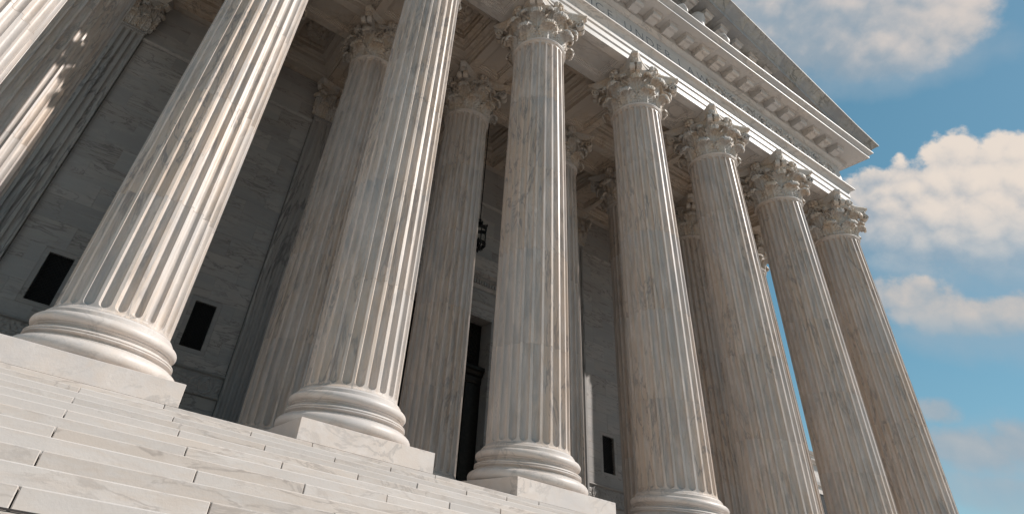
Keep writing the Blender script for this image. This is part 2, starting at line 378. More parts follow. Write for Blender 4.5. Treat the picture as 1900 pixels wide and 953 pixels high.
# --- capital pieces
def leaf_mesh(h, w0, rb, z0, reach, nl=4, flat=False, name='leaf'):
    nu, nv = 17, 44; G = [[], []]
    rho = reach*.5
    for side in (0, 1):
        for i in range(nv+1):
            v = i/nv; row = []
            vs = .66
            if v <= vs:
                t = v/vs; zb = z0+(h-rho)*t; r = rb+.010+.020*t*t; nr, nz = 1., 0.
            else:
                t = (v-vs)/(1-vs); a = t*R_(205); re = rb+.030; r = re+rho-rho*math.cos(a)*(1-.15*t); zb = z0+h-rho+rho*math.sin(a)*(1-.1*t)
                nr, nz = math.cos(a), -math.sin(a)
            hw = w0*(.72+.38*math.sin(math.pi*min(1, v*1.05))) if v < .7 else w0*(1.02-(v-.7)/.3*.40)
            lobe = abs(math.sin(math.pi*nl*v+.3))
            hw *= .74+.26*lobe**.6
            for j in range(nu+1):
                u = -1+2*j/nu
                fine = .0042*math.sin(u*math.pi*4.5)*(1 if v < .9 else .3)
                rel = .011*math.exp(-(u/.14)**2)*(1-v*.4) + .0105*abs(u)**1.5*math.sin(min(1, v*1.6)*math.pi*.5) + .0045*math.cos((abs(u)*2.2-v*nl)*math.pi*2)*min(1, abs(u)*2) + fine*.5
                sag = -.012*u*u if v > vs else 0
                off = rel if side == 0 else rel-.013
                rr = r+off*nr; zz = zb+off*nz+sag*.8
                ser = 1+.08*math.sin(v*nl*2*math.pi*1.5+.6)*abs(u)**2
                s_ = u*hw*ser
                if flat: row.append((s_, -rr, zz))
                else:
                    a2 = s_/max(r, .16); row.append((rr*math.sin(a2), -rr*math.cos(a2), zz))
            G[side].append(row)
    mb = MB(); n = nu+1; vs_ = [p for side in G for row in side for p in row]; fs = []; o = (nv+1)*n
    for i in range(nv):
        for j in range(nu):
            a, b, c, d = i*n+j, i*n+j+1, (i+1)*n+j+1, (i+1)*n+j
            fs.append((a, b, c, d)); fs.append((o+d, o+c, o+b, o+a))
    for i in range(nv):
        fs.append((i*n, (i+1)*n, o+(i+1)*n, o+i*n)); fs.append((i*n+nu, o+i*n+nu, o+(i+1)*n+nu, (i+1)*n+nu))
    for j in range(nu): fs.append((nv*n+j, nv*n+j+1, o+nv*n+j+1, o+nv*n+j)); fs.append((j, o+j, o+j+1, j+1))
    return mb.add(vs_, fs).mesh(name, M['capital'], 60)
def ribbon(path, widths, thick, bevel=.2):
    """closed strip along a path in the (r,z) plane, width along x; front is -y"""
    rings = []
    for i, (r, z) in enumerate(path):
        a = path[max(0, i-1)]; b = path[min(len(path)-1, i+1)]; dr, dz = b[0]-a[0], b[1]-a[1]; L = math.hypot(dr, dz) or 1; nr, nz = -dz/L, dr/L
        w = widths[i]; th = thick
        sec = []
        for sx, st in ((-1, -.5), (-.5, -.62), (0, -.42), (.5, -.62), (1, -.5), (1, .5), (.5, .62), (0, .42), (-.5, .62), (-1, .5)):
            sec.append((sx*w, -(r+nr*th*st), z+nz*th*st))
        rings.append(sec)
    return MB().loft(rings, True, True)
def volute_mesh():
    path = []; c = (.326, 3.489)
    P0, P1, P2, P3 = (.196, 3.36), (.205, 3.46), (.25, 3.533), (.326, 3.5250)
    for i in range(13):
        t = i/12; b = [(1-t)**3, 3*t*(1-t)**2, 3*t*t*(1-t), t**3]
        path.append((sum(k_*p_[0] for k_, p_ in zip(b, (P0, P1, P2, P3))), sum(k_*p_[1] for k_, p_ in zip(b, (P0, P1, P2, P3)))))
    for i in range(1, 40):
        t = i/39; a = R_(90-560*t); rr = .036*(1-.78*t); path.append((c[0]+rr*math.cos(a), c[1]+rr*math.sin(a)))
    n = len(path); ws = [.018 if i < 13 else .018+.007*(i-12)/39 for i in range(n)]
    return ribbon(path, ws, .0105).mesh('volute', M['capital'], 50)
def helix_mesh():
    mb = MB(); pts = []
    for i in range(10):
        t = i/9; pts.append((.115-.085*t**.8*1., 3.40+.128*math.sin(t*math.pi/2)))
    c = (.034, 3.502)
    for i in range(1, 26):
        t = i/25; a = R_(98+420*t); rr = .0265*(1-.75*t); pts.append((c[0]+rr*math.cos(a), c[1]+rr*math.sin(a)))
    rings = []
    for i, (x, z) in enumerate(pts):
        a = pts[max(0, i-1)]; b = pts[min(len(pts)-1, i+1)]; dx, dz = b[0]-a[0], b[1]-a[1]; L = math.hypot(dx, dz) or 1; nx, nz = -dz/L, dx/L
        yb = -.196-.045*min(1, (z-3.38)/.14); th = .0065
        rings.append([(x+nx*th, yb+.02, z+nz*th), (x+nx*th, yb-.014, z+nz*th), (x, yb-.009, z), (x-nx*th, yb-.014, z-nz*th), (x-nx*th, yb+.02, z-nz*th)])
    mb.loft(rings, True, True); n0 = len(mb.v)
    return mb.mesh('scroll', M['capital'], 50)
def helix_mirror(me):
    m2 = me.copy(); m2.name = 'scroll_mirrored'
    for v in m2.vertices: v.co.x *= -1
    m2.flip_normals(); return m2
def fleuron_mesh():
    mb = MB(); c = Vector((0, -.226, 3.585))
    def blob(p, rx, ry, rz_, n=8):
        rings = []
        for i in range(1, n):
            a = math.pi*i/n; rings.append([(p[0]+rx*math.sin(a)*math.cos(b), p[1]+ry*math.sin(a)*math.sin(b), p[2]+rz_*math.cos(a)) for b in [2*math.pi*k/10 for k in range(10)]])
        mb.loft(rings, True, True)
    for k in range(6):
        a = R_(60*k+30); blob((c.x+.031*math.cos(a), c.y-.012, c.z+.028*math.sin(a)-.004), .021, .024, .022)
    blob((c.x, c.y-.026, c.z-.004), .017, .022, .017); blob((c.x, c.y+.01, c.z-.055), .012, .016, .04)
    return mb.mesh('fleuron', M['capital'], 60)
def fan_mesh():
    rings = []
    for z, w, d in ((3.522, .014, .012), (3.535, .024, .018), (3.556, .029, .022), (3.578, .022, .018), (3.592, .010, .010)):
        rings.append([(w*(1+.16*math.cos(9*a))*math.cos(a), -.338+d*(1+.16*math.cos(9*a))*math.sin(a), z) for a in [2*math.pi*j/54 for j in range(54)]])
    return MB().loft(rings, True, True).mesh('corner_fan', M['capital'], 60)
def abacus_mesh():
    def ring(a, cut, sag, z, n=9):
        pts = []
        for k in range(4):
            rot = Matrix.Rotation(k*math.pi/2, 2)
            for i in range(n+1):
                t = i/n; x = -(a-cut)+2*(a-cut)*t; y = -(a-sag*(1-(2*t-1)**2)) if True else 0
                y = -a + sag*math.sin(math.pi*t)
                v = rot @ Vector((x, y)); pts.append((v.x, v.y, z))
        return pts
    rings = [ring(.240, .040, .055, 3.5475), ring(.246, .040, .06, 3.556), ring(.264, .036, .07, 3.573), ring(.278, .034, .076, 3.588), ring(.278, .034, .076, 3.592), ring(.288, .034, .08, 3.597), ring(.291, .034, .08, 3.608), ring(.290, .034, .08, ZA-.0006)]
    return MB().loft(rings, True, True).mesh('abacus', M['capital'], 35)
def bell_mesh():
    pr = [(.15, 3.19), (.182, 3.19), (.184, 3.30), (.190, 3.40), (.203, 3.47), (.224, 3.52), (.240, 3.542), (.238, 3.5475), (.1, 3.5475)]
    return MB().lathe(pr, 48).mesh('capital', M['capital'], 50)
LEAF1 = leaf_mesh(.140, .070, .186, 3.188, .066, 5); LEAF2 = leaf_mesh(.262, .062, .187, 3.190, .088, 7); LEAF3 = leaf_mesh(.150, .036, .194, 3.335, .060, 4)
LEAF2.name = 'upper_leaf'; LEAF3.name = 'calyx_leaf'
VOL = volute_mesh(); HEL = helix_mesh(); HELM = helix_mirror(HEL); FLE = fleuron_mesh(); ABA = abacus_mesh(); FAN = fan_mesh(); BELL = bell_mesh()
DRUMS = [drum_mesh(i) for i in range(5)]; BASE = base_mesh(); PLI = plinth_mesh(); AST = astragal_mesh()
HALF = math.pi/2
def make_column(x, y, label, group, low=0.):
    t = thing('fluted_column', label, 'column', (x, y, 0), group)
    # the inner row stands on lower plinths, its shafts are that much longer
    f = 1+low/(ZT-.217)
    place('plinth', PLI, t, scale=(1, 1, 1-low/PH)); place('base', BASE, t, (0, 0, -low))
    for i, d in enumerate(DRUMS): place('drum', d, t, (0, 0, ZT*(1-f)), scale=(1, 1, f))
    place('astragal', AST, t)
    cap = place('capital', BELL, t)
    for k in range(8):
        place('leaf', LEAF1, cap, rz=R_(22.5+45*k)); place('leaf', LEAF2, cap, rz=R_(45*k)); place('leaf', LEAF3, cap, rz=R_(22.5+45*k))
    for k in range(4):
        for s in (-1, 1): place('volute', VOL, cap, rz=R_(45+90*k+s*4.6))
        place('corner_fan', FAN, cap, rz=R_(45+90*k)); place('scroll', HEL, cap, rz=R_(90*k)); place('scroll', HELM, cap, rz=R_(90*k)); place('fleuron', FLE, cap, rz=R_(90*k))
    place('abacus', ABA, cap)
    return t
FRONT = ['leftmost front column, only its sunlit shaft crossing the top left corner',
 'big front column nearest the camera, on the leftmost visible plinth',
 'front column whose stepped base stands left of the middle, third in the front row',
 'front column near the middle with full capital under the inscription, fourth in the row',
 'front column right of the middle whose base touches the bottom edge',
 'front column sixth in the row, base cut off by the bottom edge',
 'front column seventh in the row, second from the open sky',
 'rightmost front column at the portico corner against the sky']
BACK = ['inner row column at far left with a patch of sunlight',
 'inner row column hidden behind the big front column at left',
 'shaded inner row column just left of the third front column',
 'shaded inner row column left of the hanging lantern',
 'inner row column peeping out right of the middle front column',
 'inner row column close behind the left side of the fifth front column',
 'inner row column visible between the fifth and sixth front columns',
 'last inner row column beside the strip of blue sky']
for i, x in enumerate(CX): make_column(x, 0, FRONT[i], 'columns of the front row')
for i, x in enumerate(CX): make_column(x, Y2, BACK[i], 'columns of the inner row', .045)

# ------------------------------------------------------------------ pilasters on the rear wall
def pil_shaft():
    w, d0, d1 = .196, 0., YW-YP+.05
    NFL = 7; pts = [(-w, d1), (-w, 0)]
    pitch = (2*w-.03)/NFL
    for i in range(NFL):
        c = -w+.015+pitch*(i+.5); hw = pitch*.37
        for t in (-1, -.92, -.72, -.4, 0, .4, .72, .92, 1): pts.append((c+hw*t, hw*.85*math.sqrt(max(0, 1-t*t))))
    pts += [(w, 0), (w, d1)]
    def ring(z, f=1): return [(x, y if not (0 < i-2 < len(pts)-4) else y*f, z) for i, (x, y) in enumerate(pts)]
    return MB().loft([ring(.245, 0), ring(.262, 0), ring(.268, .8), ring(.28, 1), ring(3.13, 1), ring(3.143, .8), ring(3.150, 0), ring(3.168, 0)], True, True).mesh('pilaster_shaft', M['pilaster'], 28)
PSH = pil_shaft()
def pil_parts():
    prof = [(.055, .0), (.055, .076), (.062, .085), (.066, .104), (.062, .126), (.045, .131), (.034, .146), (.042, .150), (.042, .163), (.026, .175), (.026, .185), (.036, .19), (.040, .203), (.036, .217), (.024, .222), (.020, .2445), (.0, .2445)]
    w = .196; d = YW-YP+.05
    b = MB().loft([[(-w-q, d, z), (-w-q, -q, z), (w+q, -q, z), (w+q, d, z)] for q, z in prof], True, True).mesh('pilaster_base', M['pilaster'], 30)
    prof = [(.0, 3.1685), (.010, 3.1685), (.012, 3.176), (.010, 3.184), (.002, 3.186), (.0, 3.196)]
    a = MB().loft([[(-w-q, d, z), (-w-q, -q, z), (w+q, -q, z), (w+q, d, z)] for q, z in prof], True, True).mesh('astragal', M['pilaster'], 30)
    prof = [(-.012, 3.1965), (-.010, 3.40), (.004, 3.48), (.03, 3.54), (.03, 3.548)]
    c = MB().loft([[(-w-q, d, z), (-w-q, -q, z), (w+q, -q, z), (w+q, d, z)] for q, z in prof], True, True).mesh('capital', M['capital'], 40)
    rings = []
    for a_, sg, z in ((.05, .03, 3.5485), (.064, .032, 3.575), (.078, .034, 3.595), (.084, .036, 3.602), (.086, .036, ZA-.0006)):
        r = [(-w-a_, d, z)]
        for i in range(9):
            t = i/8; r.append((-w-a_+.03+(2*(w+a_)-.06)*t, -a_+sg*math.sin(math.pi*t), z))
        r.append((w+a_, d, z)); rings.append(r)
    ab = MB().loft(rings, True, True).mesh('abacus', M['capital'], 30)
    return b, a, c, ab
PB, PA, PC, PAB = pil_parts()
FL1m = leaf_mesh(.140, .050, .0, 3.188, .066, 5, True); FL2m = leaf_mesh(.262, .048, .001, 3.190, .085, 7, True)
PLAB = {0: 'shaded fluted pilaster on the wall at far left beside the sunlit shaft', 1: 'wall pilaster hidden behind the big front column', 2: 'fluted wall pilaster right of the second dark window, beside the inner column',
        5: 'wall pilaster edged by a thin strip of sunlight, right of the middle', 6: 'wall pilaster behind the sixth front column', 7: 'wall pilaster at the right end of the rear wall'}
for i, x in enumerate(CX):
    if i in (3, 4): continue
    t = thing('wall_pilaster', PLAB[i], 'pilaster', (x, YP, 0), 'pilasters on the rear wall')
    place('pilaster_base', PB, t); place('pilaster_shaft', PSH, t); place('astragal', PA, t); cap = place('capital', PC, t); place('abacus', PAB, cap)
    for k in range(4): place('leaf', FL1m, cap, (-.147+.098*k, 0, 0))
    for k in range(5): place('leaf', FL2m, cap, (-.196+.098*k, 0, 0))
    for s in (-1, 1):
        place('volute', VOL, cap, (s*.04, .19, 0), R_(s*38)); place('leaf', LEAF2, cap, (s*.03, .17, 0), R_(s*45))
        place('leaf', LEAF1, cap, (s*.03, .17, 0), R_(s*80))
    place('scroll', HEL, cap, (0, .205, 0)); place('scroll', HELM, cap, (0, .205, 0)); place('fleuron', FLE, cap, (0, .19, 0))

# ------------------------------------------------------------------ rear wall
wall = thing('rear_wall', 'shaded marble block wall behind the columns with dark grilled windows', 'wall', (CEN, YW, 0))
def wbox(mb, x0, x1, z0, z1, y0=0., y1=.05): return mb.box(x0-CEN, x1-CEN, y0, y1, z0, z1)
back = MB()
DW, DZ = .53, 1.82                      # half width and height of the doorway
WIN = {}
for i in range(7):
    if i in (2, 3, 4): continue
    WIN[i] = (CX[i]+CX[i+1])/2
def holes_back():
    segs = [(XL-.2, CEN-DW-.001)], 
# backing wall sheet with openings
xs = sorted([XL-.22, CEN-DW-.02, CEN+DW+.02, XR+.22] + [v for c in WIN.values() for v in (c-.081, c+.081)])
for a, b in zip(xs[:-1], xs[1:]):
    mid = (a+b)/2
    if abs(mid-CEN) < DW: wbox(back, a, b, DZ+.02, ZA-.001, .012, .16)
    elif any(abs(mid-c) < .08 for c in WIN.values()):
        wbox(back, a, b, 0, .774, .012, .16); wbox(back, a, b, 1.117, ZA-.001, .012, .16)
    else: wbox(back, a, b, 0, ZA-.001, .012, .16)
back.build('wall_core', M['backing'], wall)
nblk = 0
def block(x0, x1, z0, z1, proud=0.):
    global nblk; nblk += 1
    g = .00035
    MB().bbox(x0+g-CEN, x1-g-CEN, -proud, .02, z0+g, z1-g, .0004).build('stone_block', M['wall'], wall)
COURSES = [.655, .745, .88, 1.015, 1.148, 1.33, 1.51, 1.69, 1.87, 2.05, 2.23, 2.41, 2.59, 2.77, 2.95, 3.105]
def fill(x0, x1, z0, z1, k, nom=.36):
    L = x1-x0; n = max(1, round(L/nom)); off = .5 if k % 2 else 0
    cuts = [x0] + [x0+(j+off)*L/n for j in range(0 if off else 1, n)] + [x1]
    cuts = [c for j, c in enumerate(cuts) if j == 0 or c-cuts[j-1] > .03]
    for a, b in zip(cuts[:-1], cuts[1:]): block(a, b, z0, z1, random.uniform(0, .0012))
for i in range(7):
    a = CX[i]+.2; b = CX[i+1]-.2
    if i == 2: a, b = CX[2]+.2, CEN-DW-.115
    if i == 4: a, b = CEN+DW+.115, CX[5]-.2
    if i == 3: a, b = CEN-DW-.115, CEN+DW+.115
    for k in range(len(COURSES)-1):
        z0, z1 = COURSES[k], COURSES[k+1]
        if i == 3:
            if z0 < 2.44: 
                if z1 > 2.44: fill(a, b, 2.445, z1, k, .32)
                continue
            fill(a, b, z0, z1, k, .32); continue
        if i in WIN and .74 < z0 < 1.14:
            c = WIN[i]; fill(a, c-.112, z0, z1, k); fill(c+.112, b, z0, z1, k)
        else: fill(a, b, z0, z1, k)
    # tall slab course below the relief, band above the moulding at capital level
    if i != 3:
        block(a, (a+b)/2, .14, .485); block((a+b)/2, b, .14, .485)
    for k, (z0, z1) in enumerate(((3.145, 3.30), (3.30, 3.46), (3.46, 3.615))): fill(a, b, z0, z1, k+1, .3)
# window surrounds and grilles
for i, c in WIN.items():
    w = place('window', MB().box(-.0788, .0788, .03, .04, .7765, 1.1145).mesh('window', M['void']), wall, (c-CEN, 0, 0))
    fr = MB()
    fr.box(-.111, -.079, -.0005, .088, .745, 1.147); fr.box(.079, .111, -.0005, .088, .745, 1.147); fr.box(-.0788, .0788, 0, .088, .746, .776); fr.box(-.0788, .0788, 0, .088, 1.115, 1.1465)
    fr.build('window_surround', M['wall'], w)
    gr = MB()
    for s in (-1, 1):
        for j in range(-9, 10):
            x = j*.0265; pts = []
            # diagonal bars clipped to the opening
            z0_, z1_ = .778, 1.113
            x0_ = x; t0 = 0
            p = []
            for zz in [z0_+(z1_-z0_)*q/24 for q in range(25)]:
                xx = x+s*(zz-.945)
                if abs(xx) < .076: p.append((xx, .018, zz))
            if len(p) > 1: gr.tube([p[0], p[-1]], .0026, 4)
    gr.build('grille', M['black'], w)
# mouldings along the wall
ml = MB()
def wall_mould(prof, x0, x1): 
    ml.loft([[(x0-CEN, .02, z), (x0-CEN, -q, z), (x1-CEN, -q, z), (x1-CEN, .02, z)] for q, z in prof], True, True)
for i in range(7):
    if i == 3: continue
    a = CX[i]+.197; b = CX[i+1]-.197
    if i == 2: b = CEN-DW-.12
    if i == 4: a = CEN+DW+.12
    ml = MB(); wall_mould([(.0, 3.106), (.010, 3.109), (.013, 3.118), (.020, 3.126), (.022, 3.136), (.0, 3.144)], a, b); ml.build('wall_moulding', M['wall'], wall)
    ml = MB(); wall_mould([(.0, .636), (.016, .638), (.021, .645), (.010, .652), (.0, .6545)], a, b); ml.build('wall_moulding', M['wall'], wall)
    ml = MB(); wall_mould([(.0, .4855), (.014, .487), (.019, .494), (.008, .502), (.0, .505)], a, b); ml.build('wall_moulding', M['wall'], wall)
    ml = MB(); wall_mould([(.03, .0), (.03, .10), (.02, .115), (.012, .135), (.0, .1395)], a, b); ml.build('wall_base', M['wall'], wall)
ml = MB(); wall_mould([(.0, 3.106), (.010, 3.109), (.013, 3.118), (.020, 3.126), (.022, 3.136), (.0, 3.144)], CEN-DW-.12, CEN+DW+.12); ml.build('wall_moulding', M['wall'], wall)
# carved relief panels (bird in an oval between leaf sprays)
def relief_h(x, z, L):
    # x,z centred panel coords (units), L half length; returns height
    h = 0.
    for c in (-L*.62, L*.62):
        dx = (x-c)/.052; dz = z/.062; rr = math.sqrt(dx*dx+dz*dz)
        h = max(h, .010*math.exp(-((rr-1.)/.10)**2))
        # bird: body, wing, head
        bx, bz = x-c, z
        body = math.exp(-(((bx+.2*bz)/.016)**2+(bz/.034)**2)); head = math.exp(-(((bx-.012)/.010)**2+((bz-.040)/.010)**2)); wing = math.exp(-(((bx-.024+.5*bz)/.012)**2+((bz+.004)/.036)**2)); wing2 = math.exp(-(((bx+.022-.5*bz)/.012)**2+((bz+.004)/.036)**2))
        h = max(h, .013*max(body, head, wing*.9, wing2*.8)*(1+.2*math.sin(bz*500)))
    if abs(x) < L*.42 or abs(x) > L*.85:
        n = mnoise.noise(Vector((x*55, z*55, 3.)))+.5*mnoise.noise(Vector((x*120, z*120, 7.))); h = max(h, .009*max(0, .35+n)*max(0, 1-(z/.068)**4))
    return h
def relief_mesh(L):
    nx, nz = 150, 40; vs = []; fs = []
    for j in range(nz+1):
        for i in range(nx+1):
            x = -L+2*L*i/nx; z = -.0655+.131*j/nz; vs.append((x, -relief_h(x, z, L), z))
    for j in range(nz):
        for i in range(nx): a = j*(nx+1)+i; fs.append((a, a+1, a+nx+2, a+nx+1))
    return MB().add(vs, fs).mesh('carved_relief', M['wall'], 60)
RELM = relief_mesh(.30)
for i in (0, 1, 5, 6): place('carved_relief', RELM, wall, ((CX[i]+CX[i+1])/2-CEN, .001, .5705))
for i in (2, 4):
    a, b = (CX[2]+.2, CEN-DW-.115) if i == 2 else (CEN+DW+.115, CX[5]-.2)
    block(a, b, .506, .635)

# ------------------------------------------------------------------ doorway
door = thing('bronze_doorway', 'tall dark bronze doorway in a carved marble frame behind the columns', 'doorway', (CEN, YW, 0))
RD = .10
fr = MB(); fr.box(-DW-.075, -DW, -.012, RD+.06, 0, DZ+.03); fr.build('jamb', M['wall'], door)
fr = MB(); fr.box(DW, DW+.075, -.012, RD+.06, 0, DZ+.03); fr.build('jamb', M['wall'], door)
fr = MB(); fr.box(-DW+.0005, DW-.0005, -.012, RD+.06, DZ, DZ+.03); fr.build('lintel', M['wall'], door)
def dband(prof, hw, name, mat=M['wall']):
    return MB().loft([[(-hw-q, .02, z), (-hw-q, -q, z), (hw+q, -q, z), (hw+q, .02, z)] for q, z in prof], True, True).build(name, mat, door)
dband([(.012, DZ+.0305), (.012, 1.915), (.02, 1.92), (.026, 1.935), (.026, 1.96), (.032, 1.965), (.032, 1.985), (.0, 1.9945)], DW+.07, 'door_architrave')
dband([(.006, 1.995), (.006, 2.11), (.0, 2.1145)], DW+.09, 'door_frieze')
co = dband([(.010, 2.115), (.018, 2.125), (.03, 2.14), (.03, 2.20), (.045, 2.21), (.05, 2.235), (.085, 2.255), (.09, 2.30), (.10, 2.31), (.12, 2.37), (.125, 2.40), (.0, 2.44)], DW+.09, 'door_cornice')
dm = MB().box(-.009, .009, -.019, .004, 0, .038).mesh('dentil', M['wall']); n = 40
for j in range(n): place('dentil', dm, co, (-(DW+.1)+2*(DW+.1)*(j+.5)/n, -.032, 2.152))
for z, r_ in ((1.975, .0075), (2.222, .009)):
    bead = MB()
    m_ = 60
    for j in range(m_):
        xx = -(DW+.1)+2*(DW+.1)*(j+.5)/m_; bead.lathe([(r_*.4, z-r_*.9), (r_, z), (r_*.4, z+r_*.9)], 6, xx, -.034 if z < 2.1 else -.052)
    o = bead.build('bead_row', M['wall'], door, 60); o['kind'] = 'stuff'
yb = RD
MB().box(-DW+.001, DW-.001, yb+.055, yb+.065, 0, DZ-.001).build('back_panel', M['bronze'], door)
for s in (-1, 1):
    lf = MB().box(min(s*.003, s*.36), max(s*.003, s*.36), yb+.02, yb+.04, .01, 1.17).build('door_leaf', M['bronze'], door)
    for r_ in range(4):
        MB().bbox(min(s*.05, s*.31), max(s*.05, s*.31), yb+.008, yb+.0195, .06+.28*r_, .06+.28*r_+.22, .006).build('door_panel', M['bronze'], lf)
    MB().box(min(s*.362, s*(DW-.0015)), max(s*.362, s*(DW-.0015)), yb-.005, yb+.05, .002, 1.22).build('door_pilaster', M['bronze'], door)
prof = [(.0, 1.222), (.006, 1.225), (.012, 1.25), (.012, 1.285), (.03, 1.30), (.04, 1.33), (.055, 1.345), (.055, 1.37), (.0, 1.40)]
MB().loft([[(-DW+.002, yb+.05, z), (-DW+.002, yb-q-.004, z), (DW-.002, yb-q-.004, z), (DW-.002, yb+.05, z)] for q, z in prof], True, True).build('transom_cornice', M['bronze'], door)
gr = MB()
for s in (-1, 1):
    for j in range(-16, 17):
        p = [(j*.05+s*(zz-1.6), yb+.03, zz) for zz in [1.402+.4*q/40 for q in range(41)] if abs(j*.05+s*(zz-1.6)) < DW-.05]
        if len(p) > 1: gr.tube([p[0], p[-1]], .004, 4)
gr.build('transom_grille', M['bronze'], door)

# ------------------------------------------------------------------ ceiling: beams and coffers
ceil = thing('coffered_ceiling', 'coffered marble portico ceiling with rosettes and panelled beams', 'ceiling', (CEN, .9, ZA))
def panel_beam(x0, x1, y0, y1, name='ceiling_beam', mat=None, par=None, org=(CEN, .9, ZA), top=.28, mx=.05, my=.05):
    mb = MB()
    def rect(d, dx, dy): return [(x0+dx-org[0], y0+dy-org[1], ZA+d-org[2]), (x1-dx-org[0], y0+dy-org[1], ZA+d-org[2]), (x1-dx-org[0], y1-dy-org[1], ZA+d-org[2]), (x0+dx-org[0], y1-dy-org[1], ZA+d-org[2])]
    rings = [rect(top, 0, 0), rect(0, 0, 0), rect(0, mx, my), rect(.014, mx+.003, my+.003), rect(.016, mx+.014, my+.014), rect(.028, mx+.018, my+.018), rect(.030, mx+.030, my+.030), rect(.042, mx+.033, my+.033)]
    mb.loft(rings, True, True)
    return mb.build(name, mat or M['ceil'], par or ceil)
e = .0008
for i, x in enumerate(CX):
    # transverse beams front row > inner row > wall
    panel_beam(x-HB+e, x+HB-e, HB+e, Y2-HB-e, mx=.075, my=.085)
    panel_beam(x-HB+e, x+HB-e, Y2+HB+e, YP-.03, mx=.075, my=.085)
    MB().box(x-HB-CEN, x+HB-CEN, Y2-HB-.9, Y2+HB-.9, .0, .28).build('beam_block', M['ceil'], ceil)
for i in range(7):
    panel_beam(CX[i]+HB+e, CX[i+1]-HB-e, Y2-HB, Y2+HB, mx=.085, my=.075)
# wall beam along the pilasters
MB().box(XL-HB-CEN, XR+HB-CEN, YP-.028-.9, YW+.1-.9, .0, .28).build('wall_beam', M['ceil'], ceil)
def rosette_mesh():
    mb = MB()
    def petal(a, r0, r1, w, z0, z1):
        nu, nv = 6, 6; vs = []; fs = []
        for i in range(nv+1):
            v = i/nv; r = r0+(r1-r0)*v
            ww = w*math.sin(math.pi*min(1, .15+.75*v))**.7
            for j in range(nu+1):
                u = -1+2*j/nu; b = a+u*ww/max(r, .02)*.9
                z = z0-(z1)*math.sin(math.pi*(.1+.8*v))*(1-.55*u*u)
                vs.append((r*math.cos(b), r*math.sin(b), z))
        for i in range(nv):
            for j in range(nu): k = i*(nu+1)+j; fs.append((k, k+1, k+nu+2, k+nu+1))
        mb.add(vs, fs)
    for k in range(6): petal(R_(60*k), .045, .122, .050, 0, .046)
    for k in range(6): petal(R_(60*k+30), .06, .125, .024, 0, .026)
    for k in range(10): petal(R_(36*k+10), .03, .072, .020, -.022, .030)
    mb.lathe([(.002, -.080), (.014, -.078), (.022, -.066), (.024, -.056), (.030, -.052), (.038, -.058), (.042, -.048), (.040, -.02), (.04, 0)], 18)
    return mb.mesh('rosette', M['ceil'], 60)
ROS = rosette_mesh()
def coffer(x0, x1, y0, y1):
    cx, cy = (x0+x1)/2, (y0+y1)/2; hx, hy = (x1-x0)/2, (y1-y0)/2
    prof = [(.0, .0), (.0, .052), (.013, .056), (.018, .066), (.018, .074), (.034, .078), (.042, .094), (.042, .104), (.050, .106), (.088, .106), (.088, .150), (.098, .154), (.104, .166), (.104, .176), (.150, .176), (.150, .222), (.160, .226), (.166, .238), (.166, .262)]
    f = min(hx, hy)/.31
    rings = []
    for q, z in prof:
        qq = q*f; rings.append([(-hx+qq, -hy+qq, z), (hx-qq, -hy+qq, z), (hx-qq, hy-qq, z), (-hx+qq, hy-qq, z)])
    mb = MB().loft(rings, True, False); n = len(rings)-1; mb.f.append((n*4, n*4+1, n*4+2, n*4+3))
    c = mb.build('coffer', M['ceil'], ceil, None, (cx-CEN, cy-.9, 0))
    place('rosette', ROS, c, (0, 0, .262))
for i in range(7):
    coffer(CX[i]+HB+.0008, CX[i+1]-HB-.0008, HB+.0016, Y2-HB-.0016); coffer(CX[i]+HB+.0008, CX[i+1]-HB-.0008, Y2+HB+.0016, YP-.0296)
MB().box(XL-HB-CEN, XR+HB-CEN, HB-.9, YW+.1-.9, .285, .31).build('ceiling_slab', M['ceil'], ceil)

# ------------------------------------------------------------------ entablature
ent = thing('entablature', 'carved marble entablature with inscription in flat shade-toned letters above the front columns', 'entablature', (CEN, 0, ZA))
YB = 11.0
def sweep(prof, name, mat, par, org=(CEN, 0, ZA), smooth=30, yb=YB, cuts=()):
    """run of moulded stones round the three open sides: one object for each stone"""
    g = .0009; cs = sorted(cuts); out = []
    ends = [None]+list(cs)+[None]
    for a_, b_ in zip(ends[:-1], ends[1:]):
        rings = []
        for q, z in prof:
            pts = []
            if a_ is None: pts += [(XL-q, yb), (XL-q, -q)]
            else: pts.append((a_+g, -q))
            if b_ is None: pts += [(XR+q, -q), (XR+q, yb)]
            else: pts.append((b_-g, -q))
            rings.append([(x-org[0], y-org[1], z-org[2]) for x, y in pts])
        mb = MB().loft(rings, False, False); n = len(rings[0])
        zi = [(x*1, y+.05, z) for x, y, z in (r[0] for r in rings)]
        if a_ is not None: mb.f.append(tuple(i*n for i in range(len(rings))))
        if b_ is not None: mb.f.append(tuple(i*n+n-1 for i in range(len(rings))))
        out.append((a_ if a_ is not None else -1e9, b_ if b_ is not None else 1e9, mb.build(name, mat, par, smooth)))
    return out
def stone_at(L, x): return next(o for a_, b_, o in L if a_ <= x < b_)
arch = [(.180, ZA), (.180, 3.683), (.184, 3.686), (.190, 3.692), (.190, 3.757), (.194, 3.760), (.201, 3.768), (.201, 3.832), (.206, 3.836), (.209, 3.842), (.212, 3.848), (.218, 3.860), (.232, 3.870), (.246, 3.875), (.252, 3.878), (.252, 3.892), (.185, 3.8935)]
ARC = sweep(arch, 'architrave', M['entab'], ent, cuts=CX[1:-1])
for i in range(7): panel_beam(CX[i]+HB+e, CX[i+1]-HB-e, -.1797, HB-e, 'architrave_soffit', M['entab'], ent, (CEN, 0, ZA), .2, .085, .07)
